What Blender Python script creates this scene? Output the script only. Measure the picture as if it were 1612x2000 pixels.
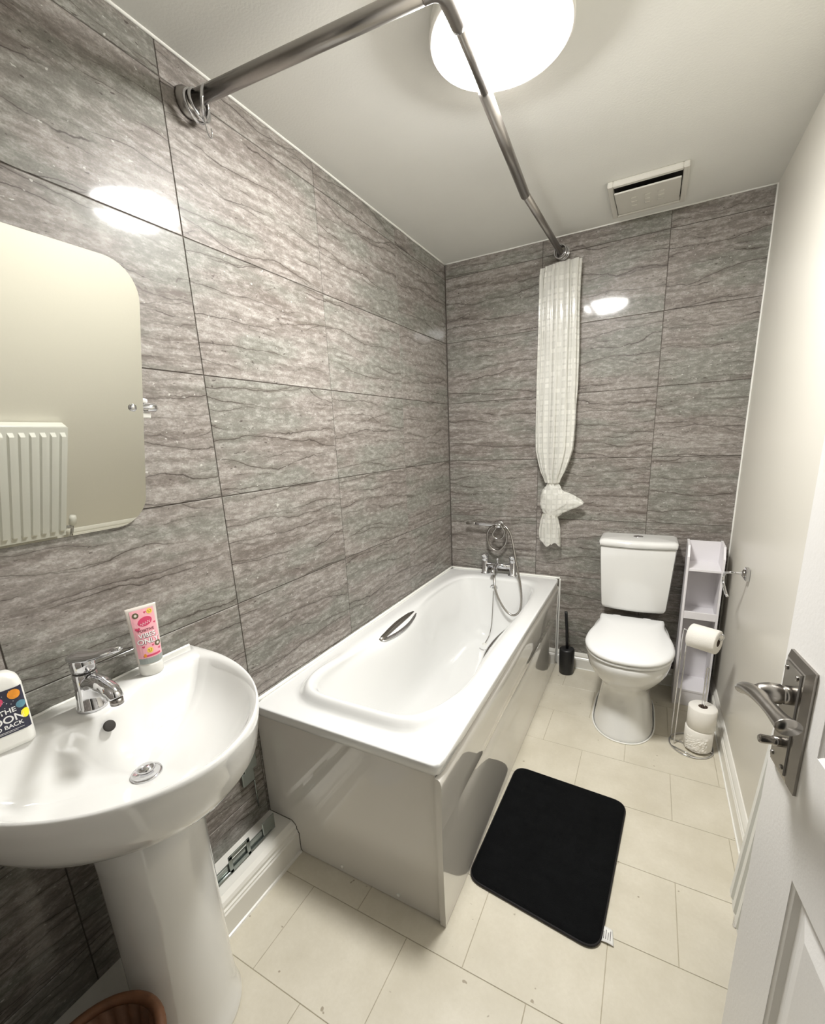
import bpy, bmesh, math, random
from mathutils import Vector, Matrix, noise
random.seed(7)
for o in list(bpy.data.objects): bpy.data.objects.remove(o, do_unlink=True)
S = bpy.context.scene
COL = S.collection
PI = math.pi

# ------------------------------------------------------------------ camera
cam = bpy.data.cameras.new('camera'); camo = bpy.data.objects.new('camera', cam); COL.objects.link(camo)
r_ = (0.88365323, 0.46606958, -0.04400123); u_ = (-0.07426368, 0.23235873, 0.96979087); f_ = (-0.4622141, 0.85369114, -0.23993659)
camo.matrix_world = Matrix(((r_[0], u_[0], -f_[0], 1.18757), (r_[1], u_[1], -f_[1], -2.73358), (r_[2], u_[2], -f_[2], 1.47254), (0, 0, 0, 1)))
cam.sensor_fit = 'AUTO'; cam.sensor_width = 36.0; cam.lens = 15.404
cam.shift_x = -0.00204; cam.shift_y = 0.03508; cam.clip_start = 0.02
S.camera = camo
# ------------------------------------------------------------------ world, exposure
w = bpy.data.worlds.new('world'); S.world = w; w.use_nodes = True
w.node_tree.nodes['Background'].inputs[0].default_value = (1.0, 0.95, 0.88, 1)
w.node_tree.nodes['Background'].inputs[1].default_value = 0.02
LAMP = 222.0
S.view_settings.view_transform = 'Standard'; S.view_settings.look = 'None'
S.view_settings.gamma = 1.0; S.view_settings.exposure = 0.0
try: S.view_settings.use_curve_mapping = False
except Exception: pass

# ------------------------------------------------------------------ room numbers
W, YF, H = 1.589, -2.70, 2.486
RZ, RH = 2.404, 0.36            # tile rows
# ------------------------------------------------------------------ materials
def mat(name, col, rough=0.5, metal=0.0, coat=0.0, spec=0.5, emit=None, es=0.0, trans=0.0, bump=0.0, bscale=200.0, sheen=0.0, var=0.0, vscale=6.0):
    m = bpy.data.materials.new(name); m.use_nodes = True; nt = m.node_tree; b = nt.nodes['Principled BSDF']
    b.inputs['Base Color'].default_value = (*col, 1); b.inputs['Roughness'].default_value = rough
    b.inputs['Metallic'].default_value = metal; b.inputs['Coat Weight'].default_value = coat; b.inputs['Coat Roughness'].default_value = 0.04
    b.inputs['Specular IOR Level'].default_value = spec; b.inputs['Transmission Weight'].default_value = trans
    b.inputs['Sheen Weight'].default_value = sheen
    if emit: b.inputs['Emission Color'].default_value = (*emit, 1); b.inputs['Emission Strength'].default_value = es
    tc = nt.nodes.new('ShaderNodeTexCoord')
    if bump:
        n = nt.nodes.new('ShaderNodeTexNoise'); n.inputs['Scale'].default_value = bscale; n.inputs['Detail'].default_value = 3
        bp = nt.nodes.new('ShaderNodeBump'); bp.inputs['Strength'].default_value = bump; bp.inputs['Distance'].default_value = 0.002
        nt.links.new(tc.outputs['Object'], n.inputs['Vector']); nt.links.new(n.outputs[0], bp.inputs['Height']); nt.links.new(bp.outputs[0], b.inputs['Normal'])
    if var:
        n = nt.nodes.new('ShaderNodeTexNoise'); n.inputs['Scale'].default_value = vscale; n.inputs['Detail'].default_value = 5
        mx = nt.nodes.new('ShaderNodeMix'); mx.data_type = 'RGBA'
        mx.inputs[6].default_value = (*[c * (1 - var) for c in col], 1); mx.inputs[7].default_value = (*[min(1, c * (1 + var)) for c in col], 1)
        nt.links.new(tc.outputs['Object'], n.inputs['Vector']); nt.links.new(n.outputs[0], mx.inputs[0]); nt.links.new(mx.outputs[2], b.inputs['Base Color'])
    return m

def tile_material():
    m = bpy.data.materials.new('travertine_tile'); m.use_nodes = True; nt = m.node_tree; N = nt.nodes.new; Lk = nt.links.new
    b = nt.nodes['Principled BSDF']
    tc = N('ShaderNodeTexCoord'); oi = N('ShaderNodeObjectInfo')
    rv = N('ShaderNodeVectorMath'); rv.operation = 'SCALE'; rv.inputs[0].default_value = (37, 11, 23); Lk(oi.outputs['Random'], rv.inputs['Scale'])
    ad = N('ShaderNodeVectorMath'); ad.operation = 'ADD'; Lk(tc.outputs['Object'], ad.inputs[0]); Lk(rv.outputs[0], ad.inputs[1])
    # horizontal warp so the bedding lines waver
    def noi(scale_vec, detail=4, rough=0.5, src=None, dist=0.0):
        mp = N('ShaderNodeVectorMath'); mp.operation = 'MULTIPLY'; mp.inputs[1].default_value = scale_vec
        Lk((src or ad.outputs[0]), mp.inputs[0])
        n = N('ShaderNodeTexNoise'); n.inputs['Scale'].default_value = 1; n.inputs['Detail'].default_value = detail; n.inputs['Roughness'].default_value = rough
        n.inputs['Distortion'].default_value = dist
        Lk(mp.outputs[0], n.inputs['Vector']); return n.outputs[0]
    def ma(op, a, bb=None, c=None):
        n = N('ShaderNodeMath'); n.operation = op
        for i, v in enumerate((a, bb, c)):
            if v is None: continue
            if isinstance(v, (int, float)): n.inputs[i].default_value = v
            else: Lk(v, n.inputs[i])
        return n.outputs[0]
    def rng(v, a0, a1, b0, b1):
        n = N('ShaderNodeMapRange'); n.inputs[1].default_value = a0; n.inputs[2].default_value = a1; n.inputs[3].default_value = b0; n.inputs[4].default_value = b1
        Lk(v, n.inputs[0]); return n.outputs[0]
    def mixc(f, a, c):
        n = N('ShaderNodeMix'); n.data_type = 'RGBA'
        Lk(f, n.inputs[0])
        for i, v in ((6, a), (7, c)):
            if isinstance(v, tuple): n.inputs[i].default_value = (*v, 1)
            else: Lk(v, n.inputs[i])
        return n.outputs[2]
    w1 = noi((5.0, 5.0, 9.0), 3, 0.5); w2 = noi((28.0, 28.0, 30.0), 3, 0.6)
    wv = N('ShaderNodeCombineXYZ')
    Lk(ma('ADD', ma('MULTIPLY', ma('SUBTRACT', w1, 0.5), 0.045), ma('MULTIPLY', ma('SUBTRACT', w2, 0.5), 0.012)), wv.inputs[2])
    a2 = N('ShaderNodeVectorMath'); a2.operation = 'ADD'; Lk(ad.outputs[0], a2.inputs[0]); Lk(wv.outputs[0], a2.inputs[1]); P = a2.outputs[0]
    band = noi((0.9, 0.9, 12.0), 5, 0.62, P)
    band2 = noi((2.5, 2.5, 55.0), 4, 0.65, P)
    hue = noi((2.4, 2.4, 7.0), 3, 0.5, P)
    grain = noi((150, 150, 220), 3, 0.7)
    mott = noi((26, 26, 70), 5, 0.72)
    A = mixc(rng(band, .34, .66, 0, 1), (0.165, 0.138, 0.120), (0.290, 0.262, 0.238))
    B = mixc(rng(band2, .42, .62, 0, .8), A, (0.38, 0.352, 0.32))
    Cc = mixc(rng(hue, .47, .60, 0, .62), B, (0.225, 0.238, 0.203))
    D = mixc(rng(mott, .36, .54, 0.42, 0), Cc, (0.110, 0.092, 0.080))
    D2 = mixc(rng(mott, .50, .70, 0, .42), D, (0.62, 0.59, 0.55))
    E_ = mixc(rng(grain, .40, .60, .30, 0), D2, (0.08, 0.066, 0.056))
    sp3 = N('ShaderNodeSeparateXYZ'); Lk(P, sp3.inputs[0])
    def lines(K, A, lo, w_, st, gsc, g0, g1, cur, seed):
        sh = N('ShaderNodeVectorMath'); sh.operation = 'ADD'; sh.inputs[1].default_value = (seed, seed * 2, seed * 3); Lk(ad.outputs[0], sh.inputs[0])
        ph = ma('ADD', ma('MULTIPLY', sp3.outputs[2], K), ma('MULTIPLY', noi(lo, 3, .5, sh.outputs[0]), A))
        d = ma('ABSOLUTE', ma('SUBTRACT', ma('FRACT', ph), .5))
        g = rng(noi(gsc, 3, .6, sh.outputs[0]), g0, g1, 0, 1)
        core = ma('MULTIPLY', rng(d, w_ * .3, w_, st, 0), g)
        halo = ma('MULTIPLY', rng(d, 0, w_ * 6, st * .50, 0), g)
        return mixc(core, mixc(halo, cur, (0.10, 0.082, 0.068)), (0.045, 0.035, 0.028))
    cur = E_
    cur = lines(11.0, 3.2, (1.1, 1.1, 2.0), .020, .85, (3.0, 3.0, 9.0), .45, .56, cur, 1.7)
    cur = lines(19.0, 4.0, (1.6, 1.6, 3.0), .026, .65, (4.0, 4.0, 12.0), .50, .60, cur, 5.3)
    cur = lines(7.0, 2.6, (.9, .9, 1.6), .012, .80, (1.6, 1.6, 5.0), .42, .52, cur, 9.1)
    fl = rng(noi((60, 60, 95), 2, .5), .715, .75, 0, .55)
    cur = mixc(fl, cur, (0.70, 0.68, 0.63))
    pit = rng(noi((42, 42, 120), 2, .5), .70, .73, 0, .8)
    cur = mixc(pit, cur, (0.06, 0.048, 0.040))
    Lk(cur, b.inputs['Base Color']); b.inputs['Roughness'].default_value = 0.42
    b.inputs['Coat Weight'].default_value = 0.45; b.inputs['Coat Roughness'].default_value = 0.07
    b.inputs['Specular IOR Level'].default_value = 0.25
    bp = N('ShaderNodeBump'); bp.inputs['Strength'].default_value = 0.10; bp.inputs['Distance'].default_value = 0.002
    Lk(mott, bp.inputs['Height']); Lk(bp.outputs[0], b.inputs['Normal'])
    return m

def floor_material():
    m = mat('vinyl_floor_tile', (0.64, 0.585, 0.455), 0.34); nt = m.node_tree; N = nt.nodes.new; Lk = nt.links.new; b = nt.nodes['Principled BSDF']
    g = N('ShaderNodeNewGeometry')
    def noi(s, d, r=.5):
        n = N('ShaderNodeTexNoise'); n.inputs['Scale'].default_value = s; n.inputs['Detail'].default_value = d; n.inputs['Roughness'].default_value = r
        Lk(g.outputs['Position'], n.inputs['Vector']); return n.outputs[0]
    def mixc(f, a, c):
        n = N('ShaderNodeMix'); n.data_type = 'RGBA'; Lk(f, n.inputs[0])
        for i, v in ((6, a), (7, c)):
            if isinstance(v, tuple): n.inputs[i].default_value = (*v, 1)
            else: Lk(v, n.inputs[i])
        return n.outputs[2]
    def rng(v, a0, a1, b0, b1):
        n = N('ShaderNodeMapRange'); n.inputs[1].default_value = a0; n.inputs[2].default_value = a1; n.inputs[3].default_value = b0; n.inputs[4].default_value = b1
        Lk(v, n.inputs[0]); return n.outputs[0]
    c = mixc(rng(noi(5, 6, .6), .35, .65, 0, 1), (0.60, 0.555, 0.45), (0.69, 0.645, 0.54))
    c = mixc(rng(noi(90, 4, .7), .35, .65, .16, 0), c, (0.50, 0.45, 0.33))
    c = mixc(rng(noi(28, 2, .5), .735, .76, 0, .7), c, (0.22, 0.17, 0.10))
    Lk(c, b.inputs['Base Color'])
    bp = N('ShaderNodeBump'); bp.inputs['Strength'].default_value = .08; bp.inputs['Distance'].default_value = .002; Lk(noi(60, 4, .7), bp.inputs['Height']); Lk(bp.outputs[0], b.inputs['Normal'])
    return m

M = dict(
    tile=tile_material(), floor=floor_material(),
    grout=mat('grout_dark', (0.10, 0.085, 0.072), 0.8, var=.15, vscale=30),
    fgrout=mat('vinyl_joint', (0.42, 0.37, 0.27), 0.6, var=.1),
    ceiling=mat('ceiling_paint', (0.78, 0.775, 0.73), 0.75, bump=.25, bscale=140, var=.03),
    wall=mat('cream_wall_paint', (0.73, 0.70, 0.625), 0.33, bump=.12, bscale=90, var=.02, vscale=3),
    bead=mat('white_sealant', (0.86, 0.85, 0.80), 0.4, bump=.3, bscale=60),
    skirt=mat('white_gloss_paint', (0.80, 0.78, 0.72), 0.25, var=.03),
    skirt_tan=mat('aged_gloss_paint', (0.66, 0.60, 0.51), 0.3, var=.05),
    door=mat('door_white_paint', (0.87, 0.855, 0.83), 0.42, bump=.15, bscale=160, var=.02),
    acrylic=mat('bath_acrylic', (0.80, 0.80, 0.785), 0.10, coat=.6, var=.004),
    panel=mat('bath_panel_acrylic', (0.70, 0.675, 0.63), 0.045, coat=1.0, var=.01),
    ceramic=mat('white_ceramic', (0.78, 0.775, 0.75), 0.07, coat=.8, var=.004),
    seat=mat('toilet_seat_plastic', (0.84, 0.84, 0.83), 0.22, var=.004),
    chrome=mat('polished_chrome', (0.70, 0.70, 0.72), 0.07, 1.0, var=.02),
    steel=mat('brushed_steel', (0.36, 0.34, 0.315), 0.27, 1.0, var=.10, vscale=60),
    rail=mat('satin_rail_metal', (0.36, 0.34, 0.32), 0.30, 1.0, var=.06, vscale=40),
    dark=mat('dark_gap', (0.03, 0.026, 0.022), 0.7, var=.1),
    blackp=mat('matt_black_plastic', (0.012, 0.012, 0.013), 0.38, var=.1),
    wplas=mat('white_plastic', (0.80, 0.79, 0.74), 0.35, var=.01),
    cab=mat('white_laminate', (0.80, 0.775, 0.79), 0.4, var=.01),
    paper=mat('toilet_paper', (0.86, 0.83, 0.77), 0.95, bump=.5, bscale=260, var=.02),
    card=mat('cardboard_core', (0.10, 0.07, 0.05), 0.9, var=.1),
    mat_=mat('black_plush', (0.0035, 0.0038, 0.0042), 0.98, spec=.12, bump=.9, bscale=300, var=.5, vscale=18),
    bind=mat('black_binding', (0.008, 0.006, 0.007), 0.8, var=.1),
    label=mat('white_fabric_label', (0.80, 0.79, 0.76), 0.8, var=.02),
    mirror=mat('mirror_silver', (0.76, 0.76, 0.70), 0.012, 1.0, var=.001),
    mback=mat('mirror_edge', (0.20, 0.17, 0.13), 0.5, var=.2, vscale=60),
    rad=mat('radiator_enamel', (0.80, 0.80, 0.76), 0.28, var=.01),
    greyplate=mat('grey_green_metal_plate', (0.30, 0.33, 0.31), 0.22, 0.75, var=.08, vscale=30),
    wicker=mat('brown_wicker', (0.15, 0.065, 0.03), 0.6, bump=.4, bscale=60, var=.35, vscale=45),
    lamp=mat('lit_diffuser', (0.9, 0.9, 0.88), 0.4, emit=(1.0, 0.992, 0.968), es=LAMP, var=.001),
    fan=mat('fan_plastic', (0.66, 0.64, 0.58), 0.45, var=.01),
    pink=mat('pink_label_print', (0.86, 0.42, 0.47), 0.35, var=.04, vscale=40),
    tubew=mat('tube_clear_plastic', (0.72, 0.66, 0.60), 0.25, var=.02),
    gel=mat('grey_gel', (0.30, 0.33, 0.31), 0.25, var=.05),
    hot=mat('hot_pink_print', (0.62, 0.06, 0.14), 0.35, var=.03),
    yellow=mat('yellow_print', (0.90, 0.62, 0.10), 0.35, var=.03),
    lemon=mat('lemon_print', (0.95, 0.82, 0.02), 0.35, var=.03),
    orange=mat('orange_print', (0.85, 0.30, 0.02), 0.35, var=.25, vscale=120),
    teal=mat('teal_print', (0.10, 0.25, 0.32), 0.35, var=.25, vscale=120),
    navy=mat('navy_label_print', (0.022, 0.022, 0.045), 0.35, var=.6, vscale=40),
    olive=mat('olive_print', (0.12, 0.10, 0.05), 0.35, var=.1),
    ink=mat('dark_ink', (0.03, 0.015, 0.02), 0.4, var=.1),
    white=mat('white_print', (0.88, 0.88, 0.86), 0.4, var=.01),
    shadeink=mat('maroon_ink', (0.20, 0.03, 0.05), 0.4, var=.05),
)
def curtain_material():
    m = bpy.data.materials.new('clear_patterned_vinyl'); m.use_nodes = True; nt = m.node_tree; N = nt.nodes.new; Lk = nt.links.new
    b = nt.nodes['Principled BSDF']; out = nt.nodes['Material Output']
    b.inputs['Base Color'].default_value = (0.90, 0.89, 0.84, 1); b.inputs['Roughness'].default_value = .20; b.inputs['Coat Weight'].default_value = .5
    tc = N('ShaderNodeTexCoord')
    cm = N('ShaderNodeMapping'); cm.inputs['Scale'].default_value = (110, 110, 9); cn_ = N('ShaderNodeTexNoise'); cn_.inputs['Scale'].default_value = 1; cn_.inputs['Detail'].default_value = 4
    cb = N('ShaderNodeBump'); cb.inputs['Strength'].default_value = .8; cb.inputs['Distance'].default_value = .006
    Lk(tc.outputs['Object'], cm.inputs[0]); Lk(cm.outputs[0], cn_.inputs['Vector']); Lk(cn_.outputs[0], cb.inputs['Height']); Lk(cb.outputs[0], b.inputs['Normal']); br = N('ShaderNodeTexBrick'); br.inputs['Scale'].default_value = 1.0
    mp = N('ShaderNodeMapping'); mp.inputs['Scale'].default_value = (34, 34, 34); mp.inputs['Rotation'].default_value = (PI / 2, 0, 0)
    Lk(tc.outputs['Object'], mp.inputs[0]); Lk(mp.outputs[0], br.inputs['Vector'])
    br.offset = 0; br.inputs['Mortar Size'].default_value = .16; br.inputs['Brick Width'].default_value = 1; br.inputs['Row Height'].default_value = 1
    br.inputs['Color1'].default_value = (.72, .72, .72, 1); br.inputs['Color2'].default_value = (.90, .90, .90, 1); br.inputs['Mortar'].default_value = (.72, .72, .72, 1)
    tr = N('ShaderNodeBsdfTransparent'); tr.inputs[0].default_value = (.93, .93, .90, 1)
    tl = N('ShaderNodeBsdfTranslucent'); tl.inputs[0].default_value = (.93, .92, .86, 1)
    m1 = N('ShaderNodeMixShader'); m1.inputs[0].default_value = .3; Lk(b.outputs[0], m1.inputs[1]); Lk(tl.outputs[0], m1.inputs[2])
    m2 = N('ShaderNodeMixShader'); Lk(br.outputs['Color'], m2.inputs[0]); Lk(tr.outputs[0], m2.inputs[1]); Lk(m1.outputs[0], m2.inputs[2]); Lk(m2.outputs[0], out.inputs[0])
    return m
M['vinyl'] = curtain_material()

# ------------------------------------------------------------------ builders
def link(name, bm, m, parent=None, smooth=False, kind=None, loc=None, rot=None):
    me = bpy.data.meshes.new(name); bmesh.ops.recalc_face_normals(bm, faces=bm.faces); bm.to_mesh(me); bm.free()
    if smooth:
        for p in me.polygons: p.use_smooth = True
    me.materials.append(M[m] if isinstance(m, str) else m)
    o = bpy.data.objects.new(name, me); COL.objects.link(o)
    if parent: o.parent = parent
    if kind: o['kind'] = kind
    if loc is not None: o.location = loc
    if rot is not None: o.rotation_euler = rot
    if smooth == 'auto':
        md = o.modifiers.new('w', 'WEIGHTED_NORMAL'); md.keep_sharp = True
    return o
def tag(o, label, cat, group=None):
    o['label'] = label; o['category'] = cat
    if group: o['group'] = group
    return o
def thing(name, label, cat, loc=(0, 0, 0), rotz=0, group=None, rot=None):
    o = bpy.data.objects.new(name, None); COL.objects.link(o); o.location = loc; o.rotation_euler = rot or (0, 0, rotz); o.empty_display_size = .05
    return tag(o, label, cat, group)
def bx(bm, lo, hi, bev=0.0, seg=1):
    vs = [bm.verts.new((x, y, z)) for x in (lo[0], hi[0]) for y in (lo[1], hi[1]) for z in (lo[2], hi[2])]
    fs = [bm.faces.new([vs[i] for i in q]) for q in ((0, 1, 3, 2), (4, 6, 7, 5), (0, 4, 5, 1), (2, 3, 7, 6), (0, 2, 6, 4), (1, 5, 7, 3))]
    if bev:
        es = list({e for f in fs for e in f.edges}); bmesh.ops.bevel(bm, geom=es, offset=bev, segments=seg, profile=.5, affect='EDGES')
    return bm
def box(lo, hi, bev=0.0, seg=1): return bx(bmesh.new(), lo, hi, bev, seg)
def loft(bm, rings, cap0=True, cap1=True, closed=True):
    R = [[bm.verts.new(p) for p in r] for r in rings]; n = len(R[0])
    for a, b in zip(R, R[1:]):
        for i in range(n if closed else n - 1):
            j = (i + 1) % n
            try: bm.faces.new((a[i], a[j], b[j], b[i]))
            except ValueError: pass
    if cap0 and closed: bm.faces.new(R[0][::-1])
    if cap1 and closed: bm.faces.new(R[-1])
    return bm
def tube(bm, pts, rad, seg=10, caps=True, flat=1.0, closed=False, updir=None):
    pts = [Vector(p) for p in pts]; n = len(pts); rr = rad if isinstance(rad, (list, tuple)) else [rad] * n
    T = []
    for i in range(n):
        if closed: t = pts[(i + 1) % n] - pts[i - 1]
        else: t = pts[min(i + 1, n - 1)] - pts[max(i - 1, 0)]
        T.append(t.normalized())
    up = Vector(updir) if updir else (Vector((0, 0, 1)) if abs(T[0].z) < .9 else Vector((1, 0, 0)))
    a = (up - T[0] * up.dot(T[0])).normalized(); rings = []
    for i in range(n):
        a = (a - T[i] * a.dot(T[i])).normalized(); b = T[i].cross(a)
        rings.append([pts[i] + a * math.cos(k * 2 * PI / seg) * rr[i] * flat + b * math.sin(k * 2 * PI / seg) * rr[i] for k in range(seg)])
    if closed: rings.append(rings[0]); 
    if closed:
        R = [[bm.verts.new(p) for p in r] for r in rings[:-1]]
        for q in range(n):
            A, B = R[q], R[(q + 1) % n]
            for i in range(seg):
                j = (i + 1) % seg
                try: bm.faces.new((A[i], A[j], B[j], B[i]))
                except ValueError: pass
        return bm
    return loft(bm, rings, caps, caps)
def spline(pts, k=8):
    P = [Vector(p) for p in pts]; P = [P[0] * 2 - P[1]] + P + [P[-1] * 2 - P[-2]]; out = []
    for i in range(1, len(P) - 2):
        for j in range(k):
            t = j / k; a, b, c, d = P[i - 1], P[i], P[i + 1], P[i + 2]
            out.append(.5 * ((2 * b) + (c - a) * t + (2 * a - 5 * b + 4 * c - d) * t * t + (3 * b - a - 3 * c + d) * t ** 3))
    out.append(P[-2]); return out
def lathe(bm, prof, axis_pt=(0, 0, 0), axis='Z', seg=32, sx=1.0, sy=1.0):
    rings = []
    for r, h in prof:
        ring = []
        for k in range(seg):
            a = k * 2 * PI / seg; x, y = r * math.cos(a) * sx, r * math.sin(a) * sy
            p = {'Z': (x, y, h), 'X': (h, x, y), 'Y': (x, h, y)}[axis]
            ring.append(Vector(p) + Vector(axis_pt))
        rings.append(ring)
    return loft(bm, rings, True, True)
def ringpts(c, n, r, seg=32):
    n = Vector(n).normalized(); a = n.orthogonal().normalized(); b = n.cross(a)
    return [Vector(c) + a * math.cos(k * 2 * PI / seg) * r + b * math.sin(k * 2 * PI / seg) * r for k in range(seg)]
def prism(outline, z0, z1, bm=None):
    bm = bm or bmesh.new()
    return loft(bm, [[(x, y, z0) for x, y in outline], [(x, y, z1) for x, y in outline]])

# ------------------------------------------------------------------ the room shell
def shell(name, lo, hi, m): return link(name, box(lo, hi), m, kind='structure')
G = 0.0022     # joint recess
wl = shell('wall_left', (-.12, -2.9, -.05), (-G, .12, H + .1), 'grout')
wb = shell('wall_back', (0, G, -.05), (W, .12, H + .1), 'grout')
wr = shell('wall_right', (W, -2.9, -.05), (W + .12, .12, H + .1), 'wall')
ce = shell('ceiling', (-.12, -2.9, H), (W + .12, .12, H + .1), 'ceiling')
fl = shell('floor', (-.12, -2.9, -.08), (W + .12, .12, -.0012), 'fgrout')
# front wall with the doorway the photograph is taken from
bm = bmesh.new(); bx(bm, (-.12, YF - .12, -.05), (.70, YF, H + .05)); bx(bm, (1.56, YF - .12, -.05), (W + .02, YF, H + .05)); bx(bm, (.70, YF - .12, 2.16), (1.56, YF, H + .05))
link('wall_front', bm, 'tile', kind='structure')
bm = bmesh.new(); bx(bm, (.64, YF, 0), (.71, YF + .012, 2.21), .004); bx(bm, (.64, YF, 2.15), (1.52, YF + .012, 2.21), .004)
bx(bm, (.70, YF - .12, 0), (.72, YF, 2.16), .002)
link('trim_9', bm, 'skirt', kind='structure')

def tile_obj(parent, name, w_, h_, m, rot, loc, th=.004):
    key = (round(w_, 3), round(h_, 3), m)
    if key not in tile_obj.cache:
        b_ = box((0, 0, 0), (w_, th, h_), .0010)
        o = link(name, b_, m); tile_obj.cache[key] = o.data
    else:
        o = bpy.data.objects.new(name, tile_obj.cache[key]); COL.objects.link(o)
    o.parent = parent; o.location = loc; o.rotation_euler = rot
    return o
tile_obj.cache = {}
def spans(a, b, marks, g=.0028):
    ms = [a] + [v for v in marks if a < v < b] + [b]
    return [(p + g / 2, q - g / 2) for p, q in zip(ms, ms[1:]) if q - p > .01]
zr = spans(0.0, H, sorted(RZ - k * RH for k in range(8)))
# left wall: local x runs towards +y in the room
for y0, y1 in spans(-2.70, 0.0, [-2.4 + .0, -1.8, -1.2, -.6]):
    for z0, z1 in zr: tile_obj(wl, 'tile', y1 - y0, z1 - z0, 'tile', (0, 0, PI / 2), (0.0, y0, z0))
for x0, x1 in spans(0.004, W, [.5835, 1.1895]):
    for z0, z1 in zr: tile_obj(wb, 'tile', x1 - x0, z1 - z0, 'tile', (0, 0, 0), (x0, 0.0, z0), )
# floor: half-bond vinyl tiles
for k in range(11):
    ya, yb = -.80 - .27 * (k - 3), -.80 - .27 * (k - 2)      # row goes from ya down to yb
    y1, y0 = min(ya, 0), max(yb, -2.80)
    if y1 - y0 < .03: continue
    off = 1.0 if (k - 3) % 2 == 0 else 1.18
    for x0, x1 in spans(0.0, W, [off + .363 * j for j in range(-4, 4)], .0016):
        if y0 > -1.80 and x1 < .70: continue           # under the bath
        bm_ = None
        o = tile_obj(fl, 'tile', x1 - x0, y1 - y0 - .0016, 'floor', (-PI / 2, 0, 0), (x0, y0 + .0008, 0.0), .0012)
        o.rotation_euler = (-PI / 2, 0, 0); o.location = (x0, y0 + .0008, 0.0)

# trims: sealant lines and skirtings
def bead(n, a, b, r=.006, m='bead'):
    a, b = Vector(a), Vector(b); k = 40; pts = []
    for i in range(k + 1):
        p = a.lerp(b, i / k); pts.append(p + Vector([noise.noise(p * 9 + Vector((j * 5, 0, 0))) * .0012 for j in range(3)]))
    link('trim_%d' % n, tube(bmesh.new(), pts, r, 6), m, smooth=True, kind='structure')
bead(1, (.001, -2.69, H), (.001, 0, H), .0055); bead(2, (0, -.001, H), (W, -.001, H), .0045); bead(3, (W - .001, -.001, 0.1), (W - .001, -.001, H), .0045)
bead(4, (.001, -1.805, .589), (.001, -.0, .589), .008); bead(5, (0, -.001, .589), (.735, -.001, .589), .007)
bead(6, (.737, -.001, .0), (.737, -.001, .585), .005)
def skirting(name, prof, a, b, outdir, m='skirt'):
    """prof: list of (out, z)"""
    a, b, o = Vector(a), Vector(b), Vector(outdir); rings = []
    for p in (a, b): rings.append([p + o * u + Vector((0, 0, z)) for u, z in prof])
    return link(name, loft(bmesh.new(), rings), m, kind='structure')
SK = [(0, 0), (.020, 0), (.020, .062), (.017, .066), (.017, .070), (.013, .074), (.013, .084), (.009, .092), (.004, .1), (0, .102)]
skirting('baseboard_right', SK, (W, YF, 0), (W, 0, 0), (-1, 0, 0)); skirting('baseboard_back', SK, (.741, 0, 0), (W - .02, 0, 0), (0, -1, 0))
bead(7, (W - .022, -2.0, .001), (W - .022, -.02, .001), .0035); bead(8, (.75, -.022, .001), (W - .022, -.022, .001), .0035)
# boxed-in skirting below the basin
BX = [(0, 0), (.147, 0), (.145, .006), (.140, .008), (.140, .082), (.136, .086), (.136, .092), (.131, .096), (.131, .106), (.126, .116), (.118, .122), (.112, .127), (0, .127)]
sk = skirting('baseboard_left', BX, (0, YF, 0), (0, -1.7965, 0), (1, 0, 0), 'skirt')

# ------------------------------------------------------------------ ceiling light
LC = Vector((.775, -1.40, H))
t = thing('ceiling_light', 'round white ceiling light with bright opal dome above the bath edge', 'ceiling light', LC)
link('base', lathe(bmesh.new(), [(.160, 0), (.172, -.002), (.174, -.010), (.174, -.036), (.179, -.040), (.179, -.047), (.174, -.050), (.168, -.048), (.160, -.038), (.05, -.036)], seg=64), 'wplas', t, True)
link('diffuser', lathe(bmesh.new(), [(.151, -.037), (.151, -.046), (.144, -.056), (.126, -.067), (.098, -.076), (.062, -.081), (.025, -.083), (.001, -.0835)], seg=64), 'lamp', t, True)

# ------------------------------------------------------------------ extractor fan
t = thing('extractor_fan', 'square off-white extractor fan grille on the ceiling near the back wall', 'extractor fan', (1.088, -.262, H))
bm = bmesh.new()
for a, b in (((-.150, -.160, -.022), (-.128, .160, 0)), ((.128, -.160, -.022), (.150, .160, 0)), ((-.128, -.160, -.022), (.128, -.138, 0)), ((-.128, .138, -.022), (.128, .160, 0))): bx(bm, a, b, .003)
link('frame', bm, 'fan', t)
link('duct_opening', box((-.128, -.138, -.004), (.128, .138, -.001)), 'dark', t)
bm = bmesh.new()
loft(bm, [[(-.124, -.118, -.030), (.124, -.118, -.030), (.124, .130, -.012), (-.124, .130, -.012)], [(-.124, -.118, -.036), (.124, -.118, -.036), (.124, .134, -.018), (-.124, .134, -.018)]])
cv = link('cover', bm, 'fan', t)
bm = bmesh.new()
for i in range(3):
    for j in range(3):
        x, y = -.052 + .052 * i, -.035 + .045 * j; z = -.036 + (y + .118) / .252 * .018
        link('embossed_dash', box((x - .012, y - .006, z - .0035), (x + .012, y + .006, z + .001), .002), 'fan', cv)

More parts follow.
